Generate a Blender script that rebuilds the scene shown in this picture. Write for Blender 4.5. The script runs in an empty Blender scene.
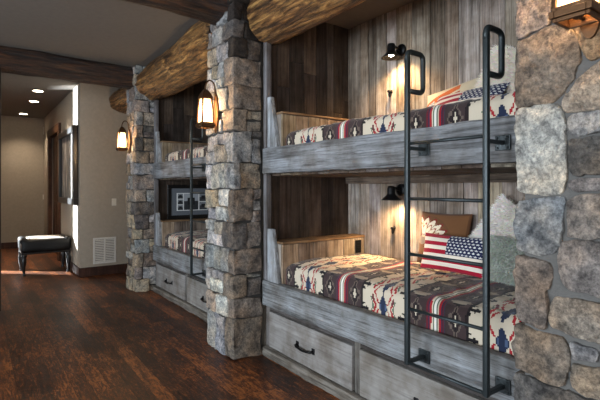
import bpy, math, random
from mathutils import Vector, Matrix, noise
from math import sin, cos, pi, radians, sqrt
C = bpy.context.scene.collection
R = random.Random(7)

# ------------------------------------------------------------------ camera
F, CX, HY, H = 440.0, 300.0, 187.0, 1.40
YAW = radians(36.45)
cam = bpy.data.cameras.new('camera'); co = bpy.data.objects.new('camera', cam); C.objects.link(co)
co.location = (0, 0, H); co.rotation_euler = (pi/2, 0, -YAW)
cam.sensor_width = 36; cam.lens = F/600*36; cam.shift_y = (HY-200)/600; cam.clip_start = .02
bpy.context.scene.camera = co

def on_x(px, py, X):            # point of the plane X=const seen at a pixel
    r = (px-CX)/F; s, c = sin(YAW), cos(YAW)
    Y = (c*X - r*s*X)/(s + r*c); d = s*X + c*Y
    return Y, H + (HY-py)/F*d

# ------------------------------------------------------------------ materials
def lin(c):
    return tuple((v/12.92 if v <= .04045 else ((v+.055)/1.055)**2.4) for v in [x/255 for x in c[:3]]) + (1,)
def new_mat(name):
    m = bpy.data.materials.new(name); m.use_nodes = True
    nt = m.node_tree; return m, nt, nt.nodes['Principled BSDF']
def N(nt, t, **k):
    n = nt.nodes.new(t)
    for a, b in k.items():
        if a[0] == '_': n.inputs[a[1:].replace('_', ' ')].default_value = b
        else: setattr(n, a, b)
    return n
def L(nt, a, b): nt.links.new(a, b)
def plain(name, col, rough=.6, metal=0, spec=.5, bump=0, bscale=60):
    m, nt, p = new_mat(name)
    p.inputs['Base Color'].default_value = lin(col); p.inputs['Roughness'].default_value = rough
    p.inputs['Metallic'].default_value = metal; p.inputs['Specular IOR Level'].default_value = spec
    tc = N(nt, 'ShaderNodeTexCoord'); nz = N(nt, 'ShaderNodeTexNoise', _Scale=bscale, _Detail=5.0)
    L(nt, tc.outputs['Object'], nz.inputs['Vector'])
    mx = N(nt, 'ShaderNodeMixRGB', blend_type='MULTIPLY', _Fac=.25)
    mx.inputs['Color1'].default_value = lin(col); L(nt, nz.outputs['Fac'], mx.inputs['Color2'])
    rp = N(nt, 'ShaderNodeValToRGB'); rp.color_ramp.elements[0].color = (.55,.55,.55,1); rp.color_ramp.elements[0].position=.3; rp.color_ramp.elements[1].position=.7
    L(nt, nz.outputs['Fac'], rp.inputs['Fac']); L(nt, rp.outputs['Color'], mx.inputs['Color2'])
    L(nt, mx.outputs['Color'], p.inputs['Base Color'])
    if bump:
        b = N(nt, 'ShaderNodeBump', _Strength=bump, _Distance=.01); L(nt, nz.outputs['Fac'], b.inputs['Height']); L(nt, b.outputs['Normal'], p.inputs['Normal'])
    return m
def emit(name, col, s):
    m, nt, p = new_mat(name)
    p.inputs['Base Color'].default_value = lin(col); p.inputs['Emission Color'].default_value = lin(col)
    p.inputs['Emission Strength'].default_value = s
    return m
def tint_coord(nt, scale, spread=7.0):
    tc = N(nt, 'ShaderNodeTexCoord'); at = N(nt, 'ShaderNodeAttribute', attribute_name='tint')
    mu = N(nt, 'ShaderNodeMath', operation='MULTIPLY'); L(nt, at.outputs['Alpha'], mu.inputs[0]); mu.inputs[1].default_value = spread
    ad = N(nt, 'ShaderNodeVectorMath', operation='ADD'); L(nt, tc.outputs['Object'], ad.inputs[0]); L(nt, mu.outputs[0], ad.inputs[1])
    mp = N(nt, 'ShaderNodeMapping'); mp.inputs['Scale'].default_value = scale; L(nt, ad.outputs[0], mp.inputs['Vector'])
    return mp, at, ad
def barnwood(name, axis, rough=.8, contrast=1.0, spec=.25, grain=1.0, bump=.5):
    soft = min(1.0, contrast)
    """weathered sawn boards: grain runs along axis, board colour comes from tint"""
    m, nt, p = new_mat(name)
    sc = [26*grain]*3; sc['xyz'.index(axis)] = 1.3*grain
    mp, at, ad = tint_coord(nt, sc)
    n1 = N(nt, 'ShaderNodeTexNoise', _Scale=1.0, _Detail=8.0, _Roughness=.68, _Distortion=.4); L(nt, mp.outputs[0], n1.inputs['Vector'])
    sc2 = [120*grain]*3; sc2['xyz'.index(axis)] = 3*grain
    mp2 = N(nt, 'ShaderNodeMapping'); mp2.inputs['Scale'].default_value = sc2; L(nt, ad.outputs[0], mp2.inputs['Vector'])
    n2 = N(nt, 'ShaderNodeTexNoise', _Scale=1.0, _Detail=4.0, _Roughness=.7); L(nt, mp2.outputs[0], n2.inputs['Vector'])
    n3 = N(nt, 'ShaderNodeTexNoise', _Scale=5.0, _Detail=6.0, _Roughness=.6); L(nt, ad.outputs[0], n3.inputs['Vector'])
    r1 = N(nt, 'ShaderNodeValToRGB'); e = r1.color_ramp.elements
    lo = max(.05, .32*(2-contrast)); e[0].position = .3; e[0].color = (lo, lo*.95, lo*.9, 1)
    e[1].position = .68; e[1].color = (1.35, 1.35, 1.35, 1); k = r1.color_ramp.elements.new(.5); k.color = (.9, .88, .86, 1)
    L(nt, n1.outputs['Fac'], r1.inputs['Fac'])
    r2 = N(nt, 'ShaderNodeValToRGB'); e = r2.color_ramp.elements; e[0].position = .32; e[0].color = (.35,.33,.32,1); e[1].position = .5; e[1].color = (1.1,1.1,1.1,1)
    L(nt, n2.outputs['Fac'], r2.inputs['Fac'])
    r3 = N(nt, 'ShaderNodeValToRGB'); e = r3.color_ramp.elements; e[0].position = .36; e[0].color = (.58,.52,.46,1); e[1].position = .6; e[1].color = (1.14,1.17,1.2,1)
    L(nt, n3.outputs['Fac'], r3.inputs['Fac'])
    a = N(nt, 'ShaderNodeMixRGB', blend_type='MULTIPLY', _Fac=soft); L(nt, at.outputs['Color'], a.inputs['Color1']); L(nt, r1.outputs['Color'], a.inputs['Color2'])
    b = N(nt, 'ShaderNodeMixRGB', blend_type='MULTIPLY', _Fac=.85*soft); L(nt, a.outputs['Color'], b.inputs['Color1']); L(nt, r2.outputs['Color'], b.inputs['Color2'])
    c = N(nt, 'ShaderNodeMixRGB', blend_type='MULTIPLY', _Fac=.8); L(nt, b.outputs['Color'], c.inputs['Color1']); L(nt, r3.outputs['Color'], c.inputs['Color2'])
    L(nt, c.outputs['Color'], p.inputs['Base Color']); p.inputs['Roughness'].default_value = rough; p.inputs['Specular IOR Level'].default_value = spec
    bp = N(nt, 'ShaderNodeBump', _Strength=bump, _Distance=.006); mm = N(nt, 'ShaderNodeMath', operation='ADD'); L(nt, n1.outputs['Fac'], mm.inputs[0]); L(nt, n2.outputs['Fac'], mm.inputs[1])
    L(nt, mm.outputs[0], bp.inputs['Height']); L(nt, bp.outputs['Normal'], p.inputs['Normal'])
    return m
def stone_mat():
    m, nt, p = new_mat('fieldstone')
    mp, at, ad = tint_coord(nt, (1,1,1))
    n1 = N(nt, 'ShaderNodeTexNoise', _Scale=14.0, _Detail=9.0, _Roughness=.7); L(nt, mp.outputs[0], n1.inputs['Vector'])
    n2 = N(nt, 'ShaderNodeTexNoise', _Scale=60.0, _Detail=5.0, _Roughness=.8); L(nt, mp.outputs[0], n2.inputs['Vector'])
    n3 = N(nt, 'ShaderNodeTexNoise', _Scale=7.0, _Detail=3.0); L(nt, ad.outputs[0], n3.inputs['Vector'])
    r1 = N(nt, 'ShaderNodeValToRGB'); e = r1.color_ramp.elements; e[0].position = .34; e[0].color = (.20,.19,.19,1); e[1].position = .66; e[1].color = (1.6,1.56,1.5,1)
    k = r1.color_ramp.elements.new(.5); k.color = (.9,.88,.86,1)
    L(nt, n1.outputs['Fac'], r1.inputs['Fac'])
    r2 = N(nt, 'ShaderNodeValToRGB'); e = r2.color_ramp.elements; e[0].position = .38; e[0].color = (.35,.35,.36,1); e[1].position = .62; e[1].color = (1.5,1.5,1.48,1)
    L(nt, n2.outputs['Fac'], r2.inputs['Fac'])
    r3 = N(nt, 'ShaderNodeValToRGB'); e = r3.color_ramp.elements; e[0].position = .42; e[0].color = (1,1,1,1); e[1].position = .66; e[1].color = (1.25,.99,.74,1)
    L(nt, n3.outputs['Fac'], r3.inputs['Fac'])
    a = N(nt, 'ShaderNodeMixRGB', blend_type='MULTIPLY', _Fac=.9); L(nt, at.outputs['Color'], a.inputs['Color1']); L(nt, r1.outputs['Color'], a.inputs['Color2'])
    b = N(nt, 'ShaderNodeMixRGB', blend_type='MULTIPLY', _Fac=.7); L(nt, a.outputs['Color'], b.inputs['Color1']); L(nt, r2.outputs['Color'], b.inputs['Color2'])
    c = N(nt, 'ShaderNodeMixRGB', blend_type='MULTIPLY', _Fac=.6); L(nt, b.outputs['Color'], c.inputs['Color1']); L(nt, r3.outputs['Color'], c.inputs['Color2'])
    L(nt, c.outputs['Color'], p.inputs['Base Color']); p.inputs['Roughness'].default_value = .85; p.inputs['Specular IOR Level'].default_value = .3
    mm = N(nt, 'ShaderNodeMath', operation='ADD'); L(nt, n1.outputs['Fac'], mm.inputs[0])
    m3 = N(nt, 'ShaderNodeMath', operation='MULTIPLY'); m3.inputs[1].default_value = .4; L(nt, n2.outputs['Fac'], m3.inputs[0]); L(nt, m3.outputs[0], mm.inputs[1])
    bp = N(nt, 'ShaderNodeBump', _Strength=1.0, _Distance=.035); L(nt, mm.outputs[0], bp.inputs['Height']); L(nt, bp.outputs['Normal'], p.inputs['Normal'])
    return m
def log_mat(name, axis, dark, mid, light):
    m, nt, p = new_mat(name)
    tc = N(nt, 'ShaderNodeTexCoord')
    sc = [13]*3; sc['xyz'.index(axis)] = 1.7
    mp = N(nt, 'ShaderNodeMapping'); mp.inputs['Scale'].default_value = sc; L(nt, tc.outputs['Object'], mp.inputs['Vector'])
    n1 = N(nt, 'ShaderNodeTexNoise', _Scale=1.6, _Detail=10.0, _Roughness=.75, _Distortion=.8); L(nt, mp.outputs[0], n1.inputs['Vector'])
    sc2 = [42]*3; sc2['xyz'.index(axis)] = 3.5
    mp2 = N(nt, 'ShaderNodeMapping'); mp2.inputs['Scale'].default_value = sc2; L(nt, tc.outputs['Object'], mp2.inputs['Vector'])
    n2 = N(nt, 'ShaderNodeTexNoise', _Scale=1.0, _Detail=5.0, _Roughness=.7); L(nt, mp2.outputs[0], n2.inputs['Vector'])
    r = N(nt, 'ShaderNodeValToRGB'); e = r.color_ramp.elements; e[0].position = .34; e[0].color = lin(dark); e[1].position = .66; e[1].color = lin(light)
    k = r.color_ramp.elements.new(.49); k.color = lin(mid); L(nt, n1.outputs['Fac'], r.inputs['Fac'])
    r2 = N(nt, 'ShaderNodeValToRGB'); e = r2.color_ramp.elements; e[0].position = .40; e[0].color = (.05,.04,.035,1); e[1].position = .58; e[1].color = (1.25,1.22,1.15,1)
    L(nt, n2.outputs['Fac'], r2.inputs['Fac'])
    a = N(nt, 'ShaderNodeMixRGB', blend_type='MULTIPLY', _Fac=.85); L(nt, r.outputs['Color'], a.inputs['Color1']); L(nt, r2.outputs['Color'], a.inputs['Color2'])
    L(nt, a.outputs['Color'], p.inputs['Base Color']); p.inputs['Roughness'].default_value = .5
    mm = N(nt, 'ShaderNodeMath', operation='ADD'); L(nt, n1.outputs['Fac'], mm.inputs[0]); L(nt, n2.outputs['Fac'], mm.inputs[1])
    bp = N(nt, 'ShaderNodeBump', _Strength=1.0, _Distance=.035); L(nt, mm.outputs[0], bp.inputs['Height']); L(nt, bp.outputs['Normal'], p.inputs['Normal'])
    return m
def floor_mat():
    m, nt, p = new_mat('dark_floorboards')
    tc = N(nt, 'ShaderNodeTexCoord'); sx = N(nt, 'ShaderNodeSeparateXYZ'); cx = N(nt, 'ShaderNodeCombineXYZ')
    L(nt, tc.outputs['Object'], sx.inputs[0]); L(nt, sx.outputs['Y'], cx.inputs['X']); L(nt, sx.outputs['X'], cx.inputs['Y'])
    bk = N(nt, 'ShaderNodeTexBrick', offset=.37, offset_frequency=2, squash=1.0)
    for k, v in dict(Scale=1.0, Mortar_Size=.0016, Mortar_Smooth=.2, Bias=0.0, Brick_Width=1.45, Row_Height=.105).items(): bk.inputs[k.replace('_', ' ')].default_value = v
    bk.inputs['Color1'].default_value = (.0, .0, .0, 1); bk.inputs['Color2'].default_value = (1, 1, 1, 1); bk.inputs['Mortar'].default_value = (.5,.5,.5,1)
    L(nt, cx.outputs[0], bk.inputs['Vector'])
    ad = N(nt, 'ShaderNodeVectorMath', operation='MULTIPLY_ADD'); L(nt, bk.outputs['Color'], ad.inputs[0]); ad.inputs[1].default_value = (9, 9, 9); L(nt, tc.outputs['Object'], ad.inputs[2])
    mp = N(nt, 'ShaderNodeMapping'); mp.inputs['Scale'].default_value = (60, 9, 1); L(nt, ad.outputs[0], mp.inputs['Vector'])
    n1 = N(nt, 'ShaderNodeTexNoise', _Scale=1.0, _Detail=9.0, _Roughness=.72, _Distortion=1.2); L(nt, mp.outputs[0], n1.inputs['Vector'])
    mpb = N(nt, 'ShaderNodeMapping'); mpb.inputs['Scale'].default_value = (2.2, .8, 1); L(nt, tc.outputs['Object'], mpb.inputs['Vector'])
    n2 = N(nt, 'ShaderNodeTexNoise', _Scale=1.7, _Detail=5.0, _Roughness=.65); L(nt, mpb.outputs[0], n2.inputs['Vector'])
    # thin cross-grain chatter marks of the hand-scraped boards
    mpc = N(nt, 'ShaderNodeMapping'); mpc.inputs['Scale'].default_value = (40, 110, 1); L(nt, ad.outputs[0], mpc.inputs['Vector'])
    n3 = N(nt, 'ShaderNodeTexNoise', _Scale=1.0, _Detail=3.0, _Roughness=.6); L(nt, mpc.outputs[0], n3.inputs['Vector'])
    s1 = N(nt, 'ShaderNodeMath', operation='MULTIPLY_ADD'); L(nt, bk.outputs['Color'], s1.inputs[0]); s1.inputs[1].default_value = .13; L(nt, n1.outputs['Fac'], s1.inputs[2])
    s2 = N(nt, 'ShaderNodeMath', operation='MULTIPLY_ADD'); L(nt, n2.outputs['Fac'], s2.inputs[0]); s2.inputs[1].default_value = .42; L(nt, s1.outputs[0], s2.inputs[2])
    s3 = N(nt, 'ShaderNodeMath', operation='MULTIPLY_ADD'); L(nt, n3.outputs['Fac'], s3.inputs[0]); s3.inputs[1].default_value = .34; L(nt, s2.outputs[0], s3.inputs[2])
    r = N(nt, 'ShaderNodeValToRGB'); e = r.color_ramp.elements
    e[0].position = .60; e[0].color = lin((24, 14, 10)); e[1].position = .88; e[1].color = lin((150, 88, 44))
    k = e.new(.69); k.color = lin((58, 33, 21)); k = e.new(.79); k.color = lin((90, 50, 27))
    s4 = N(nt, 'ShaderNodeMath', operation='SUBTRACT'); L(nt, s3.outputs[0], s4.inputs[0]); s4.inputs[1].default_value = .195; L(nt, s4.outputs[0], r.inputs['Fac'])
    mu = N(nt, 'ShaderNodeMixRGB', blend_type='MULTIPLY', _Fac=.75); inv = N(nt, 'ShaderNodeMath', operation='SUBTRACT'); inv.inputs[0].default_value = 1; L(nt, bk.outputs['Fac'], inv.inputs[1])
    L(nt, r.outputs['Color'], mu.inputs['Color1']); L(nt, inv.outputs[0], mu.inputs['Color2'])
    L(nt, mu.outputs['Color'], p.inputs['Base Color'])
    rr = N(nt, 'ShaderNodeMapRange'); rr.inputs['To Min'].default_value = .28; rr.inputs['To Max'].default_value = .55; L(nt, n1.outputs['Fac'], rr.inputs['Value']); L(nt, rr.outputs[0], p.inputs['Roughness'])
    p.inputs['Specular IOR Level'].default_value = .4
    bp = N(nt, 'ShaderNodeBump', _Strength=.35, _Distance=.004); sb = N(nt, 'ShaderNodeMath', operation='SUBTRACT'); L(nt, s3.outputs[0], sb.inputs[0]); L(nt, bk.outputs['Fac'], sb.inputs[1])
    L(nt, sb.outputs[0], bp.inputs['Height']); L(nt, bp.outputs['Normal'], p.inputs['Normal'])
    return m
def cloth_mat(name, rough=.9, bump=.3, scale=400):
    m, nt, p = new_mat(name)
    at = N(nt, 'ShaderNodeAttribute', attribute_name='tint'); tc = N(nt, 'ShaderNodeTexCoord')
    nz = N(nt, 'ShaderNodeTexNoise', _Scale=scale, _Detail=2.0); L(nt, tc.outputs['Object'], nz.inputs['Vector'])
    n2 = N(nt, 'ShaderNodeTexNoise', _Scale=12.0, _Detail=4.0); L(nt, tc.outputs['Object'], n2.inputs['Vector'])
    L(nt, at.outputs['Color'], p.inputs['Base Color']); p.inputs['Roughness'].default_value = rough
    p.inputs['Specular IOR Level'].default_value = .15; p.inputs['Sheen Weight'].default_value = .15
    mm = N(nt, 'ShaderNodeMath', operation='ADD'); L(nt, nz.outputs['Fac'], mm.inputs[0]); L(nt, n2.outputs['Fac'], mm.inputs[1])
    bp = N(nt, 'ShaderNodeBump', _Strength=bump, _Distance=.006); L(nt, mm.outputs[0], bp.inputs['Height']); L(nt, bp.outputs['Normal'], p.inputs['Normal'])
    return m
def lantern_glass():
    m, nt, p = new_mat('frosted_lantern_glass'); p.inputs['Base Color'].default_value = lin((250,225,190))
    p.inputs['Emission Color'].default_value = lin((255,206,140)); p.inputs['Emission Strength'].default_value = 5.0; p.inputs['Roughness'].default_value = .3
    tr = N(nt, 'ShaderNodeBsdfTransparent'); mx = N(nt, 'ShaderNodeMixShader'); mx.inputs[0].default_value = .55
    L(nt, tr.outputs[0], mx.inputs[1]); L(nt, p.outputs[0], mx.inputs[2]); L(nt, mx.outputs[0], nt.nodes['Material Output'].inputs['Surface'])
    return m
M = dict(
    wood_x=barnwood('weathered_boards_x', 'x'), wood_y=barnwood('weathered_beam_y', 'y', contrast=1.1, bump=.8),
    wood_z=barnwood('weathered_boards_z', 'z', contrast=1.1), drawer_y=barnwood('smooth_drawer_boards', 'y', contrast=.45, bump=.2, grain=.6),
    stained=barnwood('stained_trim', 'z', rough=.5, grain=.8), stone=stone_mat(),
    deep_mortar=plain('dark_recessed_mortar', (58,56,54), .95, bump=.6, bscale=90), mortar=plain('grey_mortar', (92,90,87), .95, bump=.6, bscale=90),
    log=log_mat('peeled_golden_log', 'y', (36,22,11), (124,86,46), (200,156,94)),
    logx=log_mat('dark_stained_log', 'x', (14,9,6), (58,34,19), (92,58,30)),
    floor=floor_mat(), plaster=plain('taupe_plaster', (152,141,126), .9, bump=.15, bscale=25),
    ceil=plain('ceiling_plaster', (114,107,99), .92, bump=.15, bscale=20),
    iron=plain('black_iron', (46,53,55), .38, .45, bump=.2, bscale=120), iron_blk=plain('matte_black_metal', (20,20,21), .45, .5),
    bronze=plain('aged_bronze', (86,60,38), .45, .8, bump=.1), glow=lantern_glass(), bulb=emit('lit_bulb', (255,226,180), 60.0),
    can=emit('recessed_lamp_glass', (255,236,205), 14.0), white=plain('white_painted_metal', (196,192,184), .5), ivory=plain('ivory_plastic', (205,198,184), .4),
    leather=plain('black_leather', (10,9,9), .5, spec=.3, bump=.25, bscale=70), blackwood=plain('black_lacquered_wood', (16,14,14), .3),
    cloth=cloth_mat('woven_wool'), fur=cloth_mat('long_pile', 1.0, .1), matt=plain('mattress_ticking', (190,186,178), .9), chrome=plain('dull_steel', (120,122,124), .4, .8),
)

# ------------------------------------------------------------------ mesh helpers
class MB:
    def __init__(s): s.v=[]; s.f=[]; s.c=[]
    def add(s, v, f, col=(1,1,1,1)):
        o = len(s.v); s.v += [Vector(p) for p in v]
        s.f += [tuple(i+o for i in q) for q in f]
        if isinstance(col, list): s.c += col
        else: s.c += [col]*len(f)
    def build(s, name, mat, parent=None, smooth=False, origin=None, world=False):
        if parent is not None: o = parent.matrix_basis.translation if not parent.parent else parent.parent.matrix_basis.translation + parent.location
        elif origin is not None: o = Vector(origin)
        elif world: o = Vector((0,0,0))
        else:
            lo = [min(p[i] for p in s.v) for i in range(3)]; hi = [max(p[i] for p in s.v) for i in range(3)]
            o = Vector(((lo[0]+hi[0])/2, (lo[1]+hi[1])/2, lo[2]))
        me = bpy.data.meshes.new(name); me.from_pydata([tuple(p-o) for p in s.v], [], s.f)
        at = me.color_attributes.new('tint', 'FLOAT_COLOR', 'CORNER')
        buf = []
        for q, c in zip(s.f, s.c): buf += list(c)*len(q)
        at.data.foreach_set('color', buf)
        me.polygons.foreach_set('use_smooth', [smooth]*len(s.f))
        me.materials.append(mat); me.validate(); me.update()
        ob = bpy.data.objects.new(name, me); C.objects.link(ob)
        if parent is not None: ob.parent = parent
        else: ob.location = o
        return ob
def tint(c, j=.08, r=R):
    k = 1+r.uniform(-j, j); l = lin(c); return (l[0]*k, l[1]*k*(1+r.uniform(-j,j)*.2), l[2]*k*(1+r.uniform(-j,j)*.3), r.random())
def axis_pts(lo, hi, r, n):
    if r <= 0: return [lo + (hi-lo)*i/n for i in range(n+1)]
    r = min(r, (hi-lo)*.49)
    return [lo, lo+r*.3] + [lo+r + (hi-lo-2*r)*i/n for i in range(n+1)] + [hi-r*.3, hi]
def rbox(mb, lo, hi, r=.004, div=(1,1,1), amp=0, sc=6, col=(1,1,1,1), seed=0, fn=None):
    A = [axis_pts(lo[i], hi[i], r, div[i]) for i in range(3)]
    n = [len(a)-1 for a in A]; idx = {}; V = []; Fs = []
    core = [(lo[i]+min(r,(hi[i]-lo[i])*.49), hi[i]-min(r,(hi[i]-lo[i])*.49)) for i in range(3)]
    def vid(t):
        if t in idx: return idx[t]
        p = Vector((A[0][t[0]], A[1][t[1]], A[2][t[2]]))
        if r > 0:
            c = Vector([min(max(p[i], core[i][0]), core[i][1]) for i in range(3)]); d = p-c
            nz = [i for i in range(3) if abs(d[i]) > 1e-9]
            if len(nz) > 1:
                rr = max(abs(d[i]) for i in nz); p = c + d.normalized()*rr
            nrm = d.normalized() if d.length > 1e-9 else Vector((0,0,0))
        else: nrm = Vector((0,0,0))
        if amp: p = p + nrm*amp*noise.noise(p*sc+Vector((seed,seed*.7,seed*1.3))) + nrm*amp*.5*noise.noise(p*sc*3+Vector((seed,0,0)))
        if fn: p = fn(p)
        idx[t] = len(V); V.append(p); return idx[t]
    for ax in range(3):
        b, c = (ax+1)%3, (ax+2)%3
        for side in (0, n[ax]):
            for i in range(n[b]):
                for j in range(n[c]):
                    q = []
                    for (di, dj) in ((0,0),(1,0),(1,1),(0,1)):
                        t = [0,0,0]; t[ax] = side; t[b] = i+di; t[c] = j+dj; q.append(vid(tuple(t)))
                    Fs.append(tuple(q if side else q[::-1]))
    mb.add(V, Fs, col)
def ring_frames(path, closed=False):
    out = []; n = len(path); up = Vector((0.13, .21, 1)).normalized()
    for i, p in enumerate(path):
        a = path[(i-1) % n] if (closed or i) else p; b = path[(i+1) % n] if (closed or i < n-1) else p
        t = (b-a).normalized()
        if i == 0:
            x = t.orthogonal().normalized()
        else: x = (x - t*x.dot(t)).normalized()
        out.append((p, x, t.cross(x)))
    return out
def tube(mb, path, rad, seg=10, col=(1,1,1,1), closed=False, flat=1.0):
    path = [Vector(p) for p in path]; fr = ring_frames(path, closed); V = []; Fs = []
    rs = rad if isinstance(rad, (list, tuple)) else [rad]*len(path)
    for (p, x, y), r in zip(fr, rs):
        for k in range(seg): V.append(p + (x*cos(2*pi*k/seg) + y*sin(2*pi*k/seg)*flat)*r)
    m = len(path)
    for i in range(m if closed else m-1):
        for k in range(seg):
            a = i*seg+k; b = i*seg+(k+1)%seg; c = ((i+1)%m)*seg+(k+1)%seg; d = ((i+1)%m)*seg+k; Fs.append((a,b,c,d))
    if not closed: Fs.append(tuple(range(seg))[::-1]); Fs.append(tuple((m-1)*seg+k for k in range(seg)))
    mb.add(V, Fs, col)
def lathe(mb, prof, o, ax=(0,0,1), seg=20, col=(1,1,1,1)):
    ax = Vector(ax).normalized(); x = ax.orthogonal().normalized(); y = ax.cross(x); o = Vector(o); V = []; Fs = []
    for (r, h) in prof:
        for k in range(seg): V.append(o + ax*h + (x*cos(2*pi*k/seg)+y*sin(2*pi*k/seg))*max(r, .0004))
    for i in range(len(prof)-1):
        for k in range(seg): Fs.append((i*seg+k, i*seg+(k+1)%seg, (i+1)*seg+(k+1)%seg, (i+1)*seg+k))
    Fs.append(tuple(range(seg))[::-1]); Fs.append(tuple((len(prof)-1)*seg+k for k in range(seg)))
    mb.add(V, Fs, col)
def arc(pts, r, n=5):           # round the inner corners of a polyline
    P = [Vector(p) for p in pts]; out = [P[0]]
    for i in range(1, len(P)-1):
        a, b, c = P[i-1], P[i], P[i+1]; u = (a-b).normalized(); w = (c-b).normalized(); k = min(r, (a-b).length*.48, (c-b).length*.48)
        p0 = b+u*k; p1 = b+w*k
        for j in range(n+1):
            t = j/n; out.append(p0*(1-t)**2 + b*2*t*(1-t) + p1*t*t)
    return out + [P[-1]]
def one(name, mat, lo, hi, r=.004, div=(1,1,1), parent=None, col=(1,1,1,1), amp=0, sc=6, smooth=False):
    mb = MB(); rbox(mb, lo, hi, r, div, amp, sc, col); return mb.build(name, mat, parent, smooth)
def tag(o, label=None, cat=None, group=None, kind=None):
    if label: o['label'] = label
    if cat: o['category'] = cat
    if group: o['group'] = group
    if kind: o['kind'] = kind
    return o
def thing(name, loc, label, cat, group=None):
    o = bpy.data.objects.new(name, None); C.objects.link(o); o.location = loc; o.empty_display_size = .1
    return tag(o, label, cat, group)
def struct(name, mat, lo, hi, **k):
    return tag(one(name, mat, lo, hi, k.pop('r', 0), **k), kind='structure')
def dup(root, off, label=None):
    kids = {}
    for o in bpy.data.objects:
        if o.parent: kids.setdefault(o.parent.name, []).append(o)
    def rec(o, par):
        c = o.copy(); C.objects.link(c); c.parent = par
        for ch in kids.get(o.name, []): rec(ch, c)
        return c
    r = rec(root, None); r.location = root.location + Vector(off)
    if label: r['label'] = label
    return r

# ------------------------------------------------------------------ layout numbers
XF = 1.93                        # face of the bunks
XB = 2.91                        # back boards
Y0, Y1 = .857, 3.150             # near bay
OFF = 2.805                      # far bay is this much further along
ZC = 3.02
GREY = [(112,112,114),(98,98,102),(126,124,122),(88,86,88),(120,112,104)]
BROWN = [(96,82,68),(84,72,62),(110,98,84),(74,62,54),(120,110,98),(92,84,78)]

# ------------------------------------------------------------------ the room
struct('floor', M['floor'], (-4.2,-3.2,-.1), (3.2,12.3,0))
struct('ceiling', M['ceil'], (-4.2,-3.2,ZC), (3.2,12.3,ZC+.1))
struct('wall_right', M['plaster'], (3.0,-3.2,0), (3.2,12.3,ZC))
struct('wall_far', M['plaster'], (-4.2,12.0,0), (1.31,12.2,ZC))
mb = MB()                         # corridor block: its left side has the doorway, its front carries the vent
rbox(mb, (1.31,7.53,0), (3.0,9.52,ZC), 0); rbox(mb, (1.31,10.88,0), (3.0,12.2,ZC), 0); rbox(mb, (1.31,9.52,2.5), (3.0,10.88,ZC), 0)
tag(mb.build('wall_corridor', M['plaster']), kind='structure')
mb = MB(); BR = lin((58,34,24))[:3]+(.3,)
rbox(mb, (1.295,7.515,0), (3.0,7.53,.14), .003, col=BR); rbox(mb, (1.295,7.53,0), (1.31,9.40,.14), .003, col=BR)
tag(mb.build('baseboard_corridor', M['stained']), kind='structure')
tag(one('baseboard_far', M['stained'], (-1.2,11.985,0), (1.31,12.0,.14), .003, col=BR), kind='structure')
# partitions between the bays, behind the columns
struct('wall_partition', M['plaster'], (1.99,3.20,0), (3.0,3.63,ZC))
struct('wall_end', M['plaster'], (2.03,6.01,0), (3.0,6.38,ZC))
struct('wall_near', M['plaster'], (1.99,.3,0), (3.0,.80,ZC))
# unseen sides: a long window wall to the left and a wall with a window behind
def wall_with_hole(name, axis, c0, c1, a0, a1, holes):
    mb = MB(); xs = [a0]
    for (h0, h1, z0, z1) in holes:
        seg = [(xs[-1], h0, 0, ZC), (h0, h1, 0, z0), (h0, h1, z1, ZC)]
        for (p, q, zz0, zz1) in seg:
            if zz1-zz0 > .01: rbox(mb, (c0,p,zz0) if axis == 'x' else (p,c0,zz0), (c1,q,zz1) if axis == 'x' else (q,c1,zz1), 0)
        xs.append(h1)
    rbox(mb, (c0,xs[-1],0) if axis == 'x' else (xs[-1],c0,0), (c1,a1,ZC) if axis == 'x' else (a1,c1,ZC), 0)
    tag(mb.build(name, M['plaster']), kind='structure')
wall_with_hole('wall_left', 'x', -4.2, -4.0, -3.2, 6.5, [(-1.6,.2,.5,2.7),(1.4,3.6,.5,2.7)])
wall_with_hole('wall_back', 'y', -3.2, -3.0, -4.0, 3.0, [(-2.8,.6,.5,2.7)])
wall_with_hole('wall_hall', 'x', -1.24, -1.2, 6.5, 12.0, [(10.0,10.18,.03,2.49)])
struct('wall_return', M['plaster'], (-4.0,6.3,0), (-1.2,6.5,ZC))
for i, (lo, hi) in enumerate([((-4.12,-1.6,.5),(-4.06,.2,2.7)), ((-4.12,1.4,.5),(-4.06,3.6,2.7))]):
    mb = MB(); y0, y1, z0, z1 = lo[1], hi[1], lo[2], hi[2]
    for (a, b, c, d) in [(y0,y1,z0,z0+.06),(y0,y1,z1-.06,z1),(y0,y0+.06,z0,z1),(y1-.06,y1,z0,z1),((y0+y1)/2-.02,(y0+y1)/2+.02,z0,z1),(y0,y1,1.9,1.94)]:
        rbox(mb, (lo[0],a,c), (hi[0],b,d), .003, col=BR)
    tag(mb.build('window_%d' % (i+1), M['stained']), kind='structure')
mb = MB()
for (a, b, c, d) in [(-2.8,.6,.5,.56),(-2.8,.6,2.64,2.7),(-2.8,-2.74,.5,2.7),(.54,.6,.5,2.7),(-1.12,-1.08,.5,2.7)]:
    rbox(mb, (a,-3.12,c), (b,-3.06,d), .003, col=BR)
tag(mb.build('window_3', M['stained']), kind='structure')
# dark post standing in the left opening
tag(one('trim_1', M['stained'], (.05,5.98,0), (.236,6.14,2.75), .008, col=lin((46,38,33))[:3]+(.2,)), kind='structure')

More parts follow.
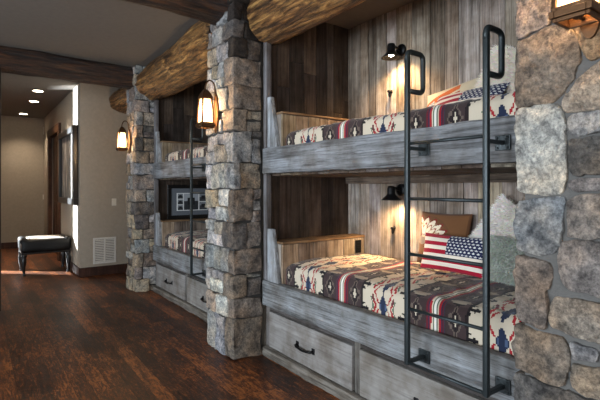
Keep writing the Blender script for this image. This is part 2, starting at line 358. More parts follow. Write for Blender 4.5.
# doorway in the corridor
DB = lin((84,54,34))[:3]+(.6,)
mb = MB()
rbox(mb, (1.27,9.40,0), (1.34,9.56,2.6), .006, col=DB); rbox(mb, (1.27,10.84,0), (1.34,11.0,2.6), .006, col=DB); rbox(mb, (1.265,9.38,2.46), (1.345,11.02,2.62), .006, col=DB)
tag(mb.build('trim_2', M['stained']), kind='structure')
dr = one('door_1', M['stained'], (1.36,9.57,.01), (1.41,10.84,2.46), .003, col=lin((92,60,38))[:3]+(.1,)); tag(dr, kind='structure')
mb = MB()
for (a, b, c, d) in [(9.66,10.12,.2,1.1),(10.28,10.75,.2,1.1),(9.66,10.12,1.25,2.34),(10.28,10.75,1.25,2.34)]: rbox(mb, (1.352,a,c), (1.368,b,d), .006, col=lin((70,44,28))[:3]+(.5,))
def put(mbx, name, mat, par, smooth=False):
    off = Vector(par.location) if par.parent is None else None
    return mbx.build(name, mat, par, smooth)
put(mb, 'door_panel', M['stained'], dr)
mb = MB(); lathe(mb, [(.026,0),(.026,.008),(.01,.012),(.01,.04),(.024,.05),(.028,.065),(.018,.08)], (1.36,9.66,1.08), (-1,0,0)); rbox(mb, (1.352,9.63,1.0), (1.36,9.69,1.2), .002)
put(mb, 'door_handle', M['iron'], dr, True)

# ------------------------------------------------------------------ stone columns
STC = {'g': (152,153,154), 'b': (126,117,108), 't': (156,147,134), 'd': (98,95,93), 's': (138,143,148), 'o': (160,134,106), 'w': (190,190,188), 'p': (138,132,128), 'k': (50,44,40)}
def stone(mb, lo, hi, c, seed, r=.009, amp=.017, gap=.0045):
    sz = [hi[i]-lo[i] for i in range(3)]
    div = [max(1, min(9, int(s/.035))) for s in sz]
    lo = [lo[i]+gap for i in range(3)]; hi = [hi[i]-gap for i in range(3)]
    rr = random.Random(seed); kx, ky, kz = [rr.uniform(-.07,.07) for _ in range(3)]
    cen = Vector([(lo[i]+hi[i])/2 for i in range(3)])
    def fn(p):
        d = p-cen
        return p + Vector((d.z*kx*.15, 0, d.y*ky + d.x*kz))
    rbox(mb, lo, hi, r, div, amp, 9, tint(STC[c], .16, rr), seed*3.1, fn)
def coursed(mb, x0, x1, y0, y1, zs, cols, seed, near=None, aisle=None):
    """courses of blocks: a corner block turning the near corner, then fillers on both faces"""
    rr = random.Random(seed); s = seed*100
    W = x1-x0; D = y1-y0
    for k in range(len(zs)-1):
        z0, z1 = zs[k], zs[k+1]; h = z1-z0
        nr = near[k] if near and k < len(near) and near[k] else None
        a = (nr[0] if nr else rr.choice((.35,.5,.62,1.0)))*W
        b = (.2 if k % 2 else .34)*D*rr.uniform(.8,1.25)
        ca = nr[1] if nr else rr.choice(cols)
        j = rr.uniform(-.006,.006)
        stone(mb, (x0+j, y0+rr.uniform(-.006,.006), z0), (x0+a, y0+b, z1), ca, s); s += 1
        if a < W*.98:
            parts = nr[2] if nr and len(nr) > 2 else ([(0,1,rr.choice(cols))] if rr.random() < .5 else [(0,.45,rr.choice(cols)),(.45,1,rr.choice(cols))])
            for (f0, f1, c) in parts:
                stone(mb, (x0+a, y0+rr.uniform(0,.012), z0+h*f0), (x1, y0+.16, z0+h*f1), c, s); s += 1
        # rest of the aisle face
        y = y0+b
        while y < y1-.02:
            w = rr.uniform(.11,.24)
            if y1-(y+w) < .07: w = y1-y
            jx = rr.uniform(-.014,.014)
            if h > .17 and rr.random() < .5:
                f = rr.uniform(.35,.65)
                stone(mb, (x0+jx, y, z0), (x0+.18, y+w, z0+h*f), rr.choice(cols), s); s += 1
                stone(mb, (x0-jx, y, z0+h*f), (x0+.18, y+w, z1), rr.choice(cols), s); s += 1
            else:
                stone(mb, (x0+jx, y, z0), (x0+.18, y+w, z1), rr.choice(cols), s); s += 1
            y += w
def column(label, x0, x1, y0, y1):
    root = thing('stone_column', ((x0+x1)/2, (y0+y1)/2, 0), label, 'column', 'stone columns between the bunk bays')
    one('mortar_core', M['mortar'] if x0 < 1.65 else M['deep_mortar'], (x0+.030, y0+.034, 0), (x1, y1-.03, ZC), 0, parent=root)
    return root
# middle column: courses measured on the photograph
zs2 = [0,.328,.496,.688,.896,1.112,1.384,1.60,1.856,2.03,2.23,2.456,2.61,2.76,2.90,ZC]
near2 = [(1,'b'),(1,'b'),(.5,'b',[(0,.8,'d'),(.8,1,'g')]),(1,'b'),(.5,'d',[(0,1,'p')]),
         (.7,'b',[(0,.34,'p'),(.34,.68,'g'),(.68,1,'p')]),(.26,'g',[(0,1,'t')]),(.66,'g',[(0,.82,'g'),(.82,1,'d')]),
         (.48,'b',[(0,.55,'p'),(.55,1,'t')]),(1,'b'),(1,'b'),(.5,'k',[(0,1,'d')]),(.4,'d',[(0,1,'k')]),(.35,'k',[(0,1,'k')]),(1,'k')]  # dark brown top stones, the log's shading put into their colour
C2 = column('stone column between the two bunk bays, lantern on its aisle side', 1.66, 1.95, 3.15, 3.665)
mb = MB(); coursed(mb, 1.66, 1.935, 3.15, 3.665, zs2, 'gwgwpwtwsg', 21, near2); mb.build('stonework', M['stone'], C2, True)  # aisle blocks picked paler: partly window light put into their colour
C1 = column('farthest stone column, next to the air vent wall and small lantern', 1.70, 2.0, 5.955, 6.38)
zs1 = [0,.17,.33,.52,.70,.84,1.03,1.2,1.36,1.56,1.72,1.88,2.06,2.22,2.40,2.56,2.75,2.9,ZC]
mb = MB(); coursed(mb, 1.70, 2.0, 5.955, 6.38, zs1, 'gtbsgtdspb', 35); mb.build('stonework', M['stone'], C1, True)
C3 = column('nearest stone column, big rough blocks at the right edge', 1.632, 1.95, .30, .857)
# near column: stones traced block by block on its aisle face
mb = MB()
polys = [
 ('p', [(517,-30),(548,-34),(552,0),(551,22),(540,29),(519,40)]),
 ('b', [(519,44),(551,27),(568,28),(578,40),(579,60),(574,78),(560,94),(552,101),(519,107),(517,90),(517,60)]),
 ('t', [(555,-34),(620,-50),(618,8),(600,14),(570,25),(556,22)]),
 ('o', [(571,29),(600,18),(618,12),(618,46),(600,56),(588,60),(582,50),(580,38)]),
 ('t', [(564,110),(563,101),(576,84),(586,71),(600,61),(618,52),(620,103),(600,107),(566,112)]),
 ('w', [(518,111),(553,105),(563,112),(565,140),(566,155),(566,175),(563,192),(545,194),(521,191),(517,165),(517,135)]),
 ('g', [(570,115),(600,111),(620,108),(620,131),(600,133),(574,136),(569,131)]),
 ('d', [(570,141),(600,137),(620,134),(620,174),(600,175),(574,175),(568,165)]),
 ('p', [(570,179),(620,178),(620,190),(600,191),(574,191),(569,186)]),
 ('s', [(518,203),(542,199),(565,198),(563,215),(560,230),(560,245),(556,253),(540,255),(518,250),(517,225)]),
 ('p', [(568,204),(574,196),(620,194),(620,237),(600,238),(569,237)]),
 ('p', [(560,244),(568,242),(620,243),(620,301),(600,297),(584,292),(567,287),(561,278),(558,260)]),
 ('b', [(517,256),(548,263),(552,270),(551,282),(547,292),(548,300),(547,322),(544,328),(525,322),(517,315),(516,280)]),
 ('t', [(556,297),(600,304),(622,308),(622,349),(600,344),(568,334),(552,326),(552,307)]),
 ('b', [(518,324),(542,333),(563,338),(568,350),(569,362),(566,381),(560,385),(536,376),(517,368),(516,345)]),
 ('g', [(573,343),(598,350),(597,363),(573,358)]), ('t', [(602,351),(620,356),(620,370),(602,364)]),
 ('t', [(573,363),(600,368),(620,373),(620,404),(600,399),(590,397),(574,389)]),
 ('d', [(517,373),(560,389),(600,404),(605,440),(560,434),(517,428)]),
]
def slab(mb, poly, c, seed, x0=1.645, depth=.12):
    """a stone with its own outline on the aisle face, rounded at the rim and rough in front"""
    rr = random.Random(seed)
    P = [Vector((*on_x(px, py, 1.655), 0)) for px, py in poly]
    yc = sum(p.x for p in P)/len(P); zc = sum(p.y for p in P)/len(P)
    B = []
    for i, p in enumerate(P):
        q = P[(i+1) % len(P)]; n = max(1, int((q-p).length/.012))
        for k in range(n): B.append(p.lerp(q, k/n))
    for _ in range(1): B = [B[i-1]*.25 + B[i]*.5 + B[(i+1) % len(B)]*.25 for i in range(len(B))]
    rings = [(1.05,depth),(1.055,.014),(1.05,.005),(1.035,.000),(.98,-.001),(.86,-.001),(.74,-.002),(.6,-.002),(.46,-.002),(.32,-.002),(.16,-.002)]
    V = []; Fs = []; n = len(B)
    ext = max(max(abs(p.x-yc) for p in B), .05); k0 = .012/ext
    for ri, (t, dx) in enumerate(rings):
        for p in B:
            y = yc+(p.x-yc)*t; z = zc+(p.y-zc)*t
            wob = .009*noise.noise(Vector((y*22, z*22, seed)))+.004*noise.noise(Vector((y*70, z*70, seed)))
            am = 0 if ri == 0 else .017*noise.noise(Vector((y*11, z*11, seed*2.7))) + .010*noise.noise(Vector((y*33, z*33, seed)))
            V.append((x0+dx+am, y+wob, z+wob))
    for r in range(len(rings)-1):
        for k in range(n): Fs.append((r*n+k, r*n+(k+1) % n, (r+1)*n+(k+1) % n, (r+1)*n+k))
    V.append((x0-.002, yc, zc)); l = len(V)-1; o = (len(rings)-1)*n
    for k in range(n): Fs.append((o+k, o+(k+1) % n, l))
    # stones drawn clockwise or not: keep normals outward
    mb.add(V, Fs, tint(STC[c], .08, rr))
for i, (c, p) in enumerate(polys): slab(mb, p, c, 50+i)
coursed(mb, 1.655, 1.94, .30, .852, [2.26,2.45,2.62,2.82,ZC], 'bptg', 71)
coursed(mb, 1.655, 1.94, .30, .852, [0,.2,.40,.52], 'bdpg', 72)
for k in range(12): stone(mb, (1.66,.30,.52+k*.145), (1.94,.36,.52+(k+1)*.145), 'bptgd'[k % 5], 900+k)
for k in range(14):               # blocks of its far side, turned towards the bunk
    stone(mb, (1.69,.74,.52+k*.125), (1.95,.853,.52+(k+1)*.125), 'gbpts'[k % 5], 930+k, gap=.003)
mb.build('stonework', M['stone'], C3, True)

# ------------------------------------------------------------------ logs
def log(name, mat, axis, a0, a1, c, z, r0, r1, label, seed, group=None, knots=6):
    mb = MB(); n = int(abs(a1-a0)/.035)+6; seg = 44; V = []; Fs = []; rr = random.Random(seed)
    kn = [(rr.uniform(a0+.2, a1-.2), rr.uniform(0, 2*pi), rr.uniform(.02,.045)) for _ in range(knots)]
    for i in range(n+1):
        t = i/n; a = a0+(a1-a0)*t; r = r0+(r1-r0)*t
        e = min(t, 1-t)*(a1-a0)
        if e < .04: r *= .88+.12*sqrt(max(0, 1-((.04-e)/.04)**2))
        for k in range(seg):
            th = 2*pi*k/seg
            q = Vector((cos(th)*1.6, sin(th)*1.6, a*1.3+seed))
            d = .028*noise.noise(q*1.1) + .014*noise.noise(Vector((cos(th)*4, sin(th)*4, a*3+seed))) + .009*noise.noise(Vector((cos(th)*11, sin(th)*11, a*6)))
            for (ka, kt, kh) in kn:
                dd = ((a-ka)/.07)**2 + (math.atan2(sin(th-kt), cos(th-kt))*r/.06)**2
                d += kh*math.exp(-dd)
            d -= .012*max(0, noise.noise(Vector((cos(th)*7, sin(th)*7, a*1.2+9))))
            w = .02*sin(a*1.7+seed)
            u, v = cos(th)*(r+d)+w, sin(th)*(r+d)
            V.append((c+u, a, z+v) if axis == 'y' else (a, c+u, z+v))
    for i in range(n):
        for k in range(seg): Fs.append((i*seg+k, i*seg+(k+1) % seg, (i+1)*seg+(k+1) % seg, (i+1)*seg+k))
    Fs.append(tuple(range(seg))); Fs.append(tuple(n*seg+k for k in range(seg))[::-1])
    mb.add(V, Fs); o = mb.build(name, mat, None, True); return tag(o, label, 'beam', group)
G = 'peeled log beams'
log('log_beam', M['log'], 'y', .86, 3.147, 1.955, 2.80, .185, .212, 'golden peeled log beam above the large bunk at top centre', 3, G)
log('log_beam', M['log'], 'y', 3.60, 6.02, 1.905, 2.785, .255, .215, 'golden peeled log beam above the far bunk, left of the middle column', 11, G)
log('log_beam', M['log'], 'y', 6.39, 7.515, 1.96, 2.79, .19, .20, 'short golden log beam end behind the farthest stone column', 17, G, 3)
log('log_beam', M['logx'], 'x', -3.95, 1.78, 6.17, 2.885, .14, .15, 'dark log beam crossing the ceiling before the hallway', 23, G)
log('log_beam', M['logx'], 'x', -3.95, 1.76, 3.41, 2.97, .16, .175, 'dark log beam crossing the ceiling to the middle column', 29, G)
# ------------------------------------------------------------------ bunk bed (built in), near bay first
def gcol(pal, r=R, j=.1): return tint(r.choice(pal), j, r)
root = thing('bunk_bed', (XF, (Y0+Y1)/2, 0), 'large grey barnwood bunk bed with two berths in the near bay', 'bunk bed', 'built-in barnwood bunk beds')
def vplanks(name, fixed, a0, a1, z0, z1, face, th, pal, wmin, wmax, seed, mat='wood_z', parent=root, split=0):
    """boards side by side; fixed='x' -> wall at X=face running in Y, fixed='y' -> wall at Y=face running in X"""
    r = random.Random(seed); mb = MB(); a = a0
    while a < a1-.001:
        w = r.uniform(wmin, wmax)
        if a1-(a+w) < wmin*.6: w = a1-a
        zz = [z0] + ([r.uniform(z0+.3, z1-.3)] if split and r.random() < split else []) + [z1]
        for k in range(len(zz)-1):
            c = tint(r.choice(pal), .15, r); d = r.uniform(0, .006)
            if fixed == 'x': rbox(mb, (face-d, a+.0015, zz[k]+.001), (face+th, a+w-.0015, zz[k+1]-.001), .003, (1,1,3), .002, 5, c)
            else: rbox(mb, (a+.0015, face-(d if th > 0 else 0), zz[k]+.001), (a+w-.0015, face+abs(th), zz[k+1]-.001), .003, (1,1,3), .002, 5, c)
        a += w
    return mb.build(name, M[mat], parent)
# back boards for both berths
BK = [(152,142,131),(138,127,115),(162,151,139),(124,113,102),(146,138,131),(152,138,120)]
vplanks('back_boards', 'x', Y0-.03, Y1+.02, 1.62, 2.93, XB, .03, BK, .09, .19, 5, split=.08)
vplanks('back_boards', 'x', Y0-.03, Y1+.02, .40, 1.50, XB, .03, BK, .09, .19, 6, split=.08)
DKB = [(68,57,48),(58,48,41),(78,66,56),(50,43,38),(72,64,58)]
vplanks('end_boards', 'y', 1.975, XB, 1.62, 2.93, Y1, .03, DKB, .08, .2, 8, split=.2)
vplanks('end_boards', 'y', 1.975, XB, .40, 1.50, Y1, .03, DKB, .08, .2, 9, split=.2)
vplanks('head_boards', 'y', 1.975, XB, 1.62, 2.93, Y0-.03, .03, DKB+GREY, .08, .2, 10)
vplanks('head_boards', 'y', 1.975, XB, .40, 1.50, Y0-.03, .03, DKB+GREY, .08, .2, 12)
one('soffit', M['ceil'], (1.97,Y0-.03,2.93), (XB+.03,Y1+.03,2.97), 0, parent=root)
def beam(name, lo, hi, cols, seed, mat='wood_y', amp=.006, parent=root):
    mb = MB(); rbox(mb, lo, hi, .010, (1, int((hi[1]-lo[1])/.05)+1, 4), amp, 7, tint(cols, .05, random.Random(seed)), seed)
    return mb.build(name, M[mat], parent, True)
for (za, zb, s) in [(1.512,1.722,1),(.418,.622,2)]:
    beam('side_rail', (XF,Y0+.005,za), (XF+.075,Y1-.005,zb), (120,122,125), s)
# platforms under the mattresses with boards showing below
for (z, s) in [(1.492,3),(.43,4)]:
    mb = MB(); r = random.Random(s); y = Y0-.02
    while y < Y1:
        w = min(r.uniform(.12,.2), Y1+.01-y); rbox(mb, (XF+.08,y+.002,z+r.uniform(0,.004)), (XB,y+w-.002,z+.05), .003, col=tint(r.choice(BROWN), .15, r)); y += w
    mb.build('platform', M['wood_x'], root)
one('ledger', M['wood_y'], (XB-.05,Y0,1.43), (XB-.006,Y1-.01,1.490), .004, (1,8,1), root, tint((104,92,80)), .003)
# corner posts
for (ya, yb, s) in [(Y1-.05,Y1-.004,1),(Y0+.004,Y0+.04,2)]:
    for (za, zb) in [(1.726,2.93),(.626,1.508)]:
        mb = MB(); rbox(mb, (XF+.012,ya,za), (XF+.062,yb,zb), .005, (1,1,14), .003, 8, tint((104,102,104), .05), s); mb.build('corner_post', M['wood_z'], root, True)
# foot chests: boards in front, cap on top, slanted grey side board
for (zr, zt, s) in [(1.722,2.01,1),(.622,.955,2)]:
    vplanks('foot_chest', 'y', XF+.055, XB-.012, zr-.09, zt-.02, 2.93, .018, [(146,130,112),(130,116,98),(152,140,124),(120,108,98)], .10, .2, 40+s)
    mb = MB(); rbox(mb, (XF+.054,2.917,zt-.018), (XB-.01,Y1-.053,zt), .004, (6,1,1), .002, 8, tint((128,104,78), .04)); mb.build('chest_cap', M['wood_x'], root)
    mb = MB(); rbox(mb, (XF+.055,2.949,zr-.06), (XF+.075,Y1-.053,zt-.02), .003, (1,1,3), .002, 5, tint((132,124,116), .05)); mb.build('chest_side', M['wood_z'], root)
    # slanted side board
    zb = zr+.002; zt2 = zt+.10 if s == 2 else zt+.13
    def fn(p, zb=zb, zt2=zt2):
        t = (p.z-zb)/(zt2-zb)
        if p.y < 3.0: p = Vector((p.x, p.y + .09*t, p.z))
        return p
    mb = MB(); rbox(mb, (XF+.016,2.93 if s == 2 else 2.95,zb), (XF+.052,3.092,zt2), .004, (1,1,8), .002, 8, tint((150,154,158), .03), 0, fn)
    tag(mb.build('side_board', M['wood_z'], root, True), 'pale grey slanted end board')
# base and drawers
beam('plinth', (XF-.008,Y0+.01,0), (XF+.05,Y1-.01,.078), (110,104,96), 5)
one('carcass', M['wood_y'], (XF+.062,Y0+.01,.0), (XB,Y1-.01,.40), 0, parent=root, col=tint((70,64,58)))
def divider(y0, y1):
    one('stile', M['wood_z'], (XF+.034,y0,.08), (XF+.06,y1,.414), .003, (1,1,3), root, tint((96,92,88)), .002)
divider(Y1-.075, Y1-.012); divider(2.016, 2.068); divider(Y0+.012, Y0+.06)
mb = MB(); rbox(mb, (XF+.036,Y0+.062,.382), (XF+.06,Y1-.078,.416), .003, (1,6,1), col=tint((80,76,74))); mb.build('top_stile', M['wood_y'], root)
def drawer(y0, y1, s):
    d = one('drawer', M['drawer_y'], (XF+.018,y0,.086), (XF+.060,y1,.376), .005, (1,8,3), root, tint((128,124,120), .04, random.Random(s)), .002, 4)
    yc = (y0+y1)/2; mb = MB()
    x = XF+.018
    tube(mb, arc([(x-.001,yc+.095,.222),(x-.030,yc+.088,.216),(x-.034,yc,.206),(x-.030,yc-.088,.216),(x-.001,yc-.095,.222)], .02, 4), .0115, 8, flat=.7)
    for k in (-1, 1): rbox(mb, (x-.006,yc+k*.095-.016,.200), (x+.001,yc+k*.095+.016,.244), .003)
    d.location = (0,0,0); h = mb.build('handle', M['iron_blk'], d, True)
    h.data.transform(Matrix.Translation((0,0,0)))
    return d
drawer(2.078, Y1-.085, 1); drawer(Y0+.07, 2.008, 2)

# ------------------------------------------------------------------ quilts
CR, DK, MR, RD, NV, GN, TP, WH, BK_ = (192,180,160), (38,30,31), (92,30,40), (150,32,40), (36,44,66), (84,100,84), (96,84,76), (224,220,210), (26,23,25)
PER, CEN = .755, 1.862
def diamond(dx, dy, w, h): return abs(dx)/w + abs(dy)/h
def quilt_col(y, s):
    """woven blanket: bands across the bed, seen as a function of place along the bed (y) and across it (s)"""
    q = round((y-.002)/.004)*.004; u = (q-CEN+PER/2) % PER - PER/2; a = abs(u)
    if a < .187:                                   # cream band: stacked diamonds between zigzags, arrow heads outside
        v = (s+.03) % .17 - .085; tr = 1-abs(v)/.085; us = round(a/.006)*.006; k = .036*tr
        if us < k*.45: return NV
        if us < k: return NV if abs(v) > .02 or us > k*.8 else (70,84,110)
        z = .040+.034*(1-tr)
        if .022+z*.55 < us+.020*tr < .032+z*.58 and abs(v) > .02: return RD
        if z+.014 < us < z+.030 and abs(v) < .068: return RD if v < .03 else MR
        if z+.034 < us < z+.046 and abs(v) < .05: return GN
        w = (s+.06) % .16 - .08
        if .118 < a < .187:
            if abs(w) < (a-.118)*.75 and a < .146: return BK_
            if abs(w) < .010 and a < .187: return BK_
            if a > .150 and abs(abs(w)-.030) < (a-.145)*.35: return BK_
            if a > .172: return DK
        return CR
    b = abs(a-.3775)
    if b < .0625:                                  # narrow stripes
        if b < .006: return WH
        if b < .014: return GN
        if b < .024: return CR if a < .3775 else (176,150,130)
        if b < .038: return RD
        if b < .046: return NV
        if b < .056: return MR
        return (60,54,66)
    v = (s+.04) % .26 - .13; c = a-.25 if a < .3775 else a-.5025
    st = round(v/.012)*.012; cs = round(c/.009)*.009
    d = abs(st)*.55+abs(cs)
    if d < .014: return CR
    if d < .022: return BK_
    if .040 < d < .050: return TP
    if abs(v) > .085:
        if abs(cs) < (abs(v)-.085)*1.5: return (150,136,118) if abs(v) > .105 else BK_
        return (72,58,56)
    return DK if d < .05 else (58,46,46)
def quilt_mesh():
    HT = .19; rf = .055; XA, XZ = 2.012, 2.885; YA, YZ = .885, 2.918
    def curve(a0, a1, n_side, step):
        pts = []; L = 0          # (pos, drop, arclen)
        d = HT
        while d > rf: pts.append((a0, d, L)); d -= step; L += step
        n = 9
        for i in range(n+1):
            t = i/n*pi/2; pts.append((a0+rf*(1-cos(t)), rf*(1-sin(t)), L)); L += rf*pi/2/n
        x = a0+rf+step
        while x < a1-rf: pts.append((x, 0, L)); x += step; L += step
        for i in range(n+1):
            t = i/n*pi/2; pts.append((a1-rf*(1-sin(t)), rf*(1-cos(t)), L)); L += rf*pi/2/n
        d = rf
        while d < HT: pts.append((a1, d, L)); d += step; L += step
        return pts
    S = curve(XA, XZ, 0, .0085); T = curve(YA, YZ, 0, .0075)
    V = []; Fs = []; col = []
    for (y, dy, ly) in T:
        for (x, dx, lx) in S:
            dr = max(dx, dy) if dx > .001 and dy > .001 and max(dx, dy) > rf else 1-(1) + sqrt(dx*dx+dy*dy) if (dx > .001 and dy > .001) else max(dx, dy)
            dr = min(dr, HT)
            top = max(0, 1-dr/.05)
            p = Vector((x*3.1, y*3.1, 0)); nz = noise.noise(p)*.020 + noise.noise(p*3.3)*.008 + .006*abs(noise.noise(p*6))
            cushion = .018*sin(pi*min(1, max(0, (x-XA)/(XZ-XA))))*top
            fold = noise.noise(Vector((y*9, 3, dx*3)))*.010*min(1, dx/.05) if dx > .03 and x < 2.2 else 0
            fy = noise.noise(Vector((x*9, 3, 7)))*.008 if dy > .03 else 0
            V.append((x-abs(fold)*.4+.002, y+fy, -dr + (nz*.9+cushion)*top + .004*(1-top)))
    n = len(S)
    yt = [t[0] for t in T]
    for i in range(len(T)-1):
        ya = T[i][0] if T[i][1] < .03 else (T[i][0] + (T[i][1] if i > len(T)/2 else -T[i][1]))
        for j in range(n-1):
            Fs.append((i*n+j, (i+1)*n+j, (i+1)*n+j+1, i*n+j+1)[::-1])
            s = S[j][2]; wy = ya + .006*noise.noise(Vector((s*8, ya*5, 0)))
            col.append(lin(quilt_col(wy, s)))
    mb = MB(); mb.add(V, Fs, col); return mb
ZQ = {'lower': .788, 'upper': 1.85}
qo = quilt_mesh().build('patterned_quilt', M['cloth'], None, True, origin=(0,0,0))
qo.location = (0,0,ZQ['lower'])
GQ = 'patterned blankets on the bunk berths'
tag(qo, 'cream, brown and red patterned blanket on the lower berth of the large bunk', 'blanket', GQ)
q2 = qo.copy(); C.objects.link(q2); q2.location = (0,0,ZQ['upper']); q2['label'] = 'cream, brown and red patterned blanket on the upper berth of the large bunk'
q3 = qo.copy(); C.objects.link(q3); q3.location = (0,OFF,ZQ['lower']); q3['label'] = 'patterned blanket on the lower berth of the far bunk, below the framed pictures'
q4 = qo.copy(); C.objects.link(q4); q4.location = (0,OFF,ZQ['upper']); q4['label'] = 'patterned blanket on the upper berth of the far bunk'
mt = one('mattress', M['matt'], (2.035,.93,.485), (2.86,2.84,.765), .03, (4,8,2), None, amp=.002, smooth=True)
GM = 'mattresses under the patterned blankets'
tag(mt, 'mattress under the blanket on the lower berth of the large bunk', 'mattress', GM)
for (dy, dz, lb) in [(0,1.064,'mattress under the blanket on the upper berth of the large bunk'),(OFF,0,'mattress under the blanket on the lower berth of the far bunk'),(OFF,1.064,'mattress under the blanket on the upper berth of the far bunk')]:
    c = mt.copy(); C.objects.link(c); c.location = mt.location + Vector((0,dy,dz)); c['label'] = lb

# ------------------------------------------------------------------ ladder
LX, LY0, LY1 = 1.787, 1.057, 1.491
lad = thing('bunk_ladder', (LX, (LY0+LY1)/2, .49), 'black iron bunk ladder with looped handles on the large bunk', 'ladder', 'iron bunk ladders')
for y in (LY1, LY0):
    mb = MB(); w = .0125
    rbox(mb, (LX-w,y-w,.488), (LX+w,y+w,2.075), .005, (1,1,6)); mb.build('rail', M['iron'], lad, True)
    mb = MB(); tube(mb, arc([(LX,y,2.04),(LX,y,2.098),(LX+.125,y,2.098),(LX+.125,y,1.895),(LX,y,1.895)], .035, 6), .0135, 12); mb.build('grab_handle', M['iron'], lad, True)
for z in (.50,.778,1.058,1.340,1.622):
    mb = MB(); tube(mb, [(LX,LY0+.012,z),(LX,LY1-.012,z)], .0085, 10); mb.build('rung', M['iron'], lad, True)
for z in (.50, 1.60):
    for y in (LY0, LY1):
        mb = MB(); rbox(mb, (LX+.01,y-.011,z-.009), (XF-.008,y+.011,z+.009), .003)
        rbox(mb, (XF-.012,y-.036,z-.034), (XF-.004,y+.036,z+.034), .003)
        for a in (-1,1):
            for b in (-1,1): lathe(mb, [(.006,0),(.006,.003),(.003,.005)], (XF-.012,y+a*.024,z+b*.023), (-1,0,0), 8)
        mb.build('bracket', M['iron'], lad)

# far bay copies
dup(root, (0,OFF,0), 'far grey barnwood bunk bed between the farthest and middle columns')
dup(lad, (0,OFF,0), 'black iron bunk ladder on the far bunk')

# ------------------------------------------------------------------ reading sconces, switches, outlet
def sconce(z, label):
    y = 2.484; t = thing('wall_sconce', (XB-.01, y, z), label, 'wall lamp', 'black reading lamps in the bunk berths')
    mb = MB(); lathe(mb, [(.052,0),(.052,.010),(.046,.018),(.02,.022)], (XB-.010,y,z), (-1,0,0), 20); mb.build('wall_plate', M['iron_blk'], t, True)
    mb = MB(); tube(mb, arc([(XB-.03,y,z),(XB-.08,y,z+.012),(XB-.13,y,z+.028),(XB-.135,y,z-.0)], .03, 5), .011, 10); mb.build('arm', M['iron_blk'], t, True)
    x = XB-.135
    mb = MB()
    prof = [(.010,.035),(.028,.03),(.034,.015),(.034,-.03),(.040,-.042),(.078,-.078),(.084,-.084),(.080,-.084),(.038,-.046),(.030,-.03),(.028,.01),(.005,.014)]
    lathe(mb, prof, (x,y,z-.0), (0,0,1), 24); mb.build('shade', M['iron_blk'], t, True)
    mb = MB(); lathe(mb, [(.004,.02),(.018,.008),(.025,-.012),(.022,-.028),(.010,-.037)], (x,y,z-.036), (0,0,1), 14); mb.build('bulb', M['bulb'], t, True)
    l = bpy.data.lights.new('lamp', 'SPOT'); l.energy = 34; l.color = (1,.64,.32); l.shadow_soft_size = .02; l.spot_size = radians(150); l.spot_blend = .7
    lo = bpy.data.objects.new('lamp_light', l); C.objects.link(lo); lo.location = (x,y,z-.082)
    return t
sconce(2.555, 'small black wall lamp with lit bulb in the upper berth')
sconce(1.375, 'small black wall lamp with flared shade in the lower berth')
for (py, lb, dy) in [(93,'small black wall hook below the upper berth lamp',0),(229,'small black wall hook below the lower berth lamp',-.02)]:
    y, z = on_x(392 if py < 100 else 395, py, XB)
    mb = MB(); lathe(mb, [(.016,0),(.016,.004),(.007,.008),(.007,.025),(.013,.03),(.013,.04),(.006,.046)], (XB-.008,y,z+.01), (-1,0,0), 14)
    lathe(mb, [(.003,-.05),(.010,-.04),(.011,-.02),(.004,0)], (XB-.032,y,z+.008), (0,0,1), 10)
    tag(mb.build('wall_hook', M['iron_blk'], None, True), lb, 'hook', 'black wall hooks')
xo = 2.82
mb = MB(); rbox(mb, (xo-.036,2.918,.80), (xo+.036,2.9245,.915), .004); rbox(mb, (xo-.018,2.914,.865), (xo+.018,2.919,.895), .003); rbox(mb, (xo-.018,2.914,.82), (xo+.018,2.919,.85), .003)
tag(mb.build('power_outlet', M['iron_blk']), 'black power outlet on the foot chest of the lower berth', 'outlet')
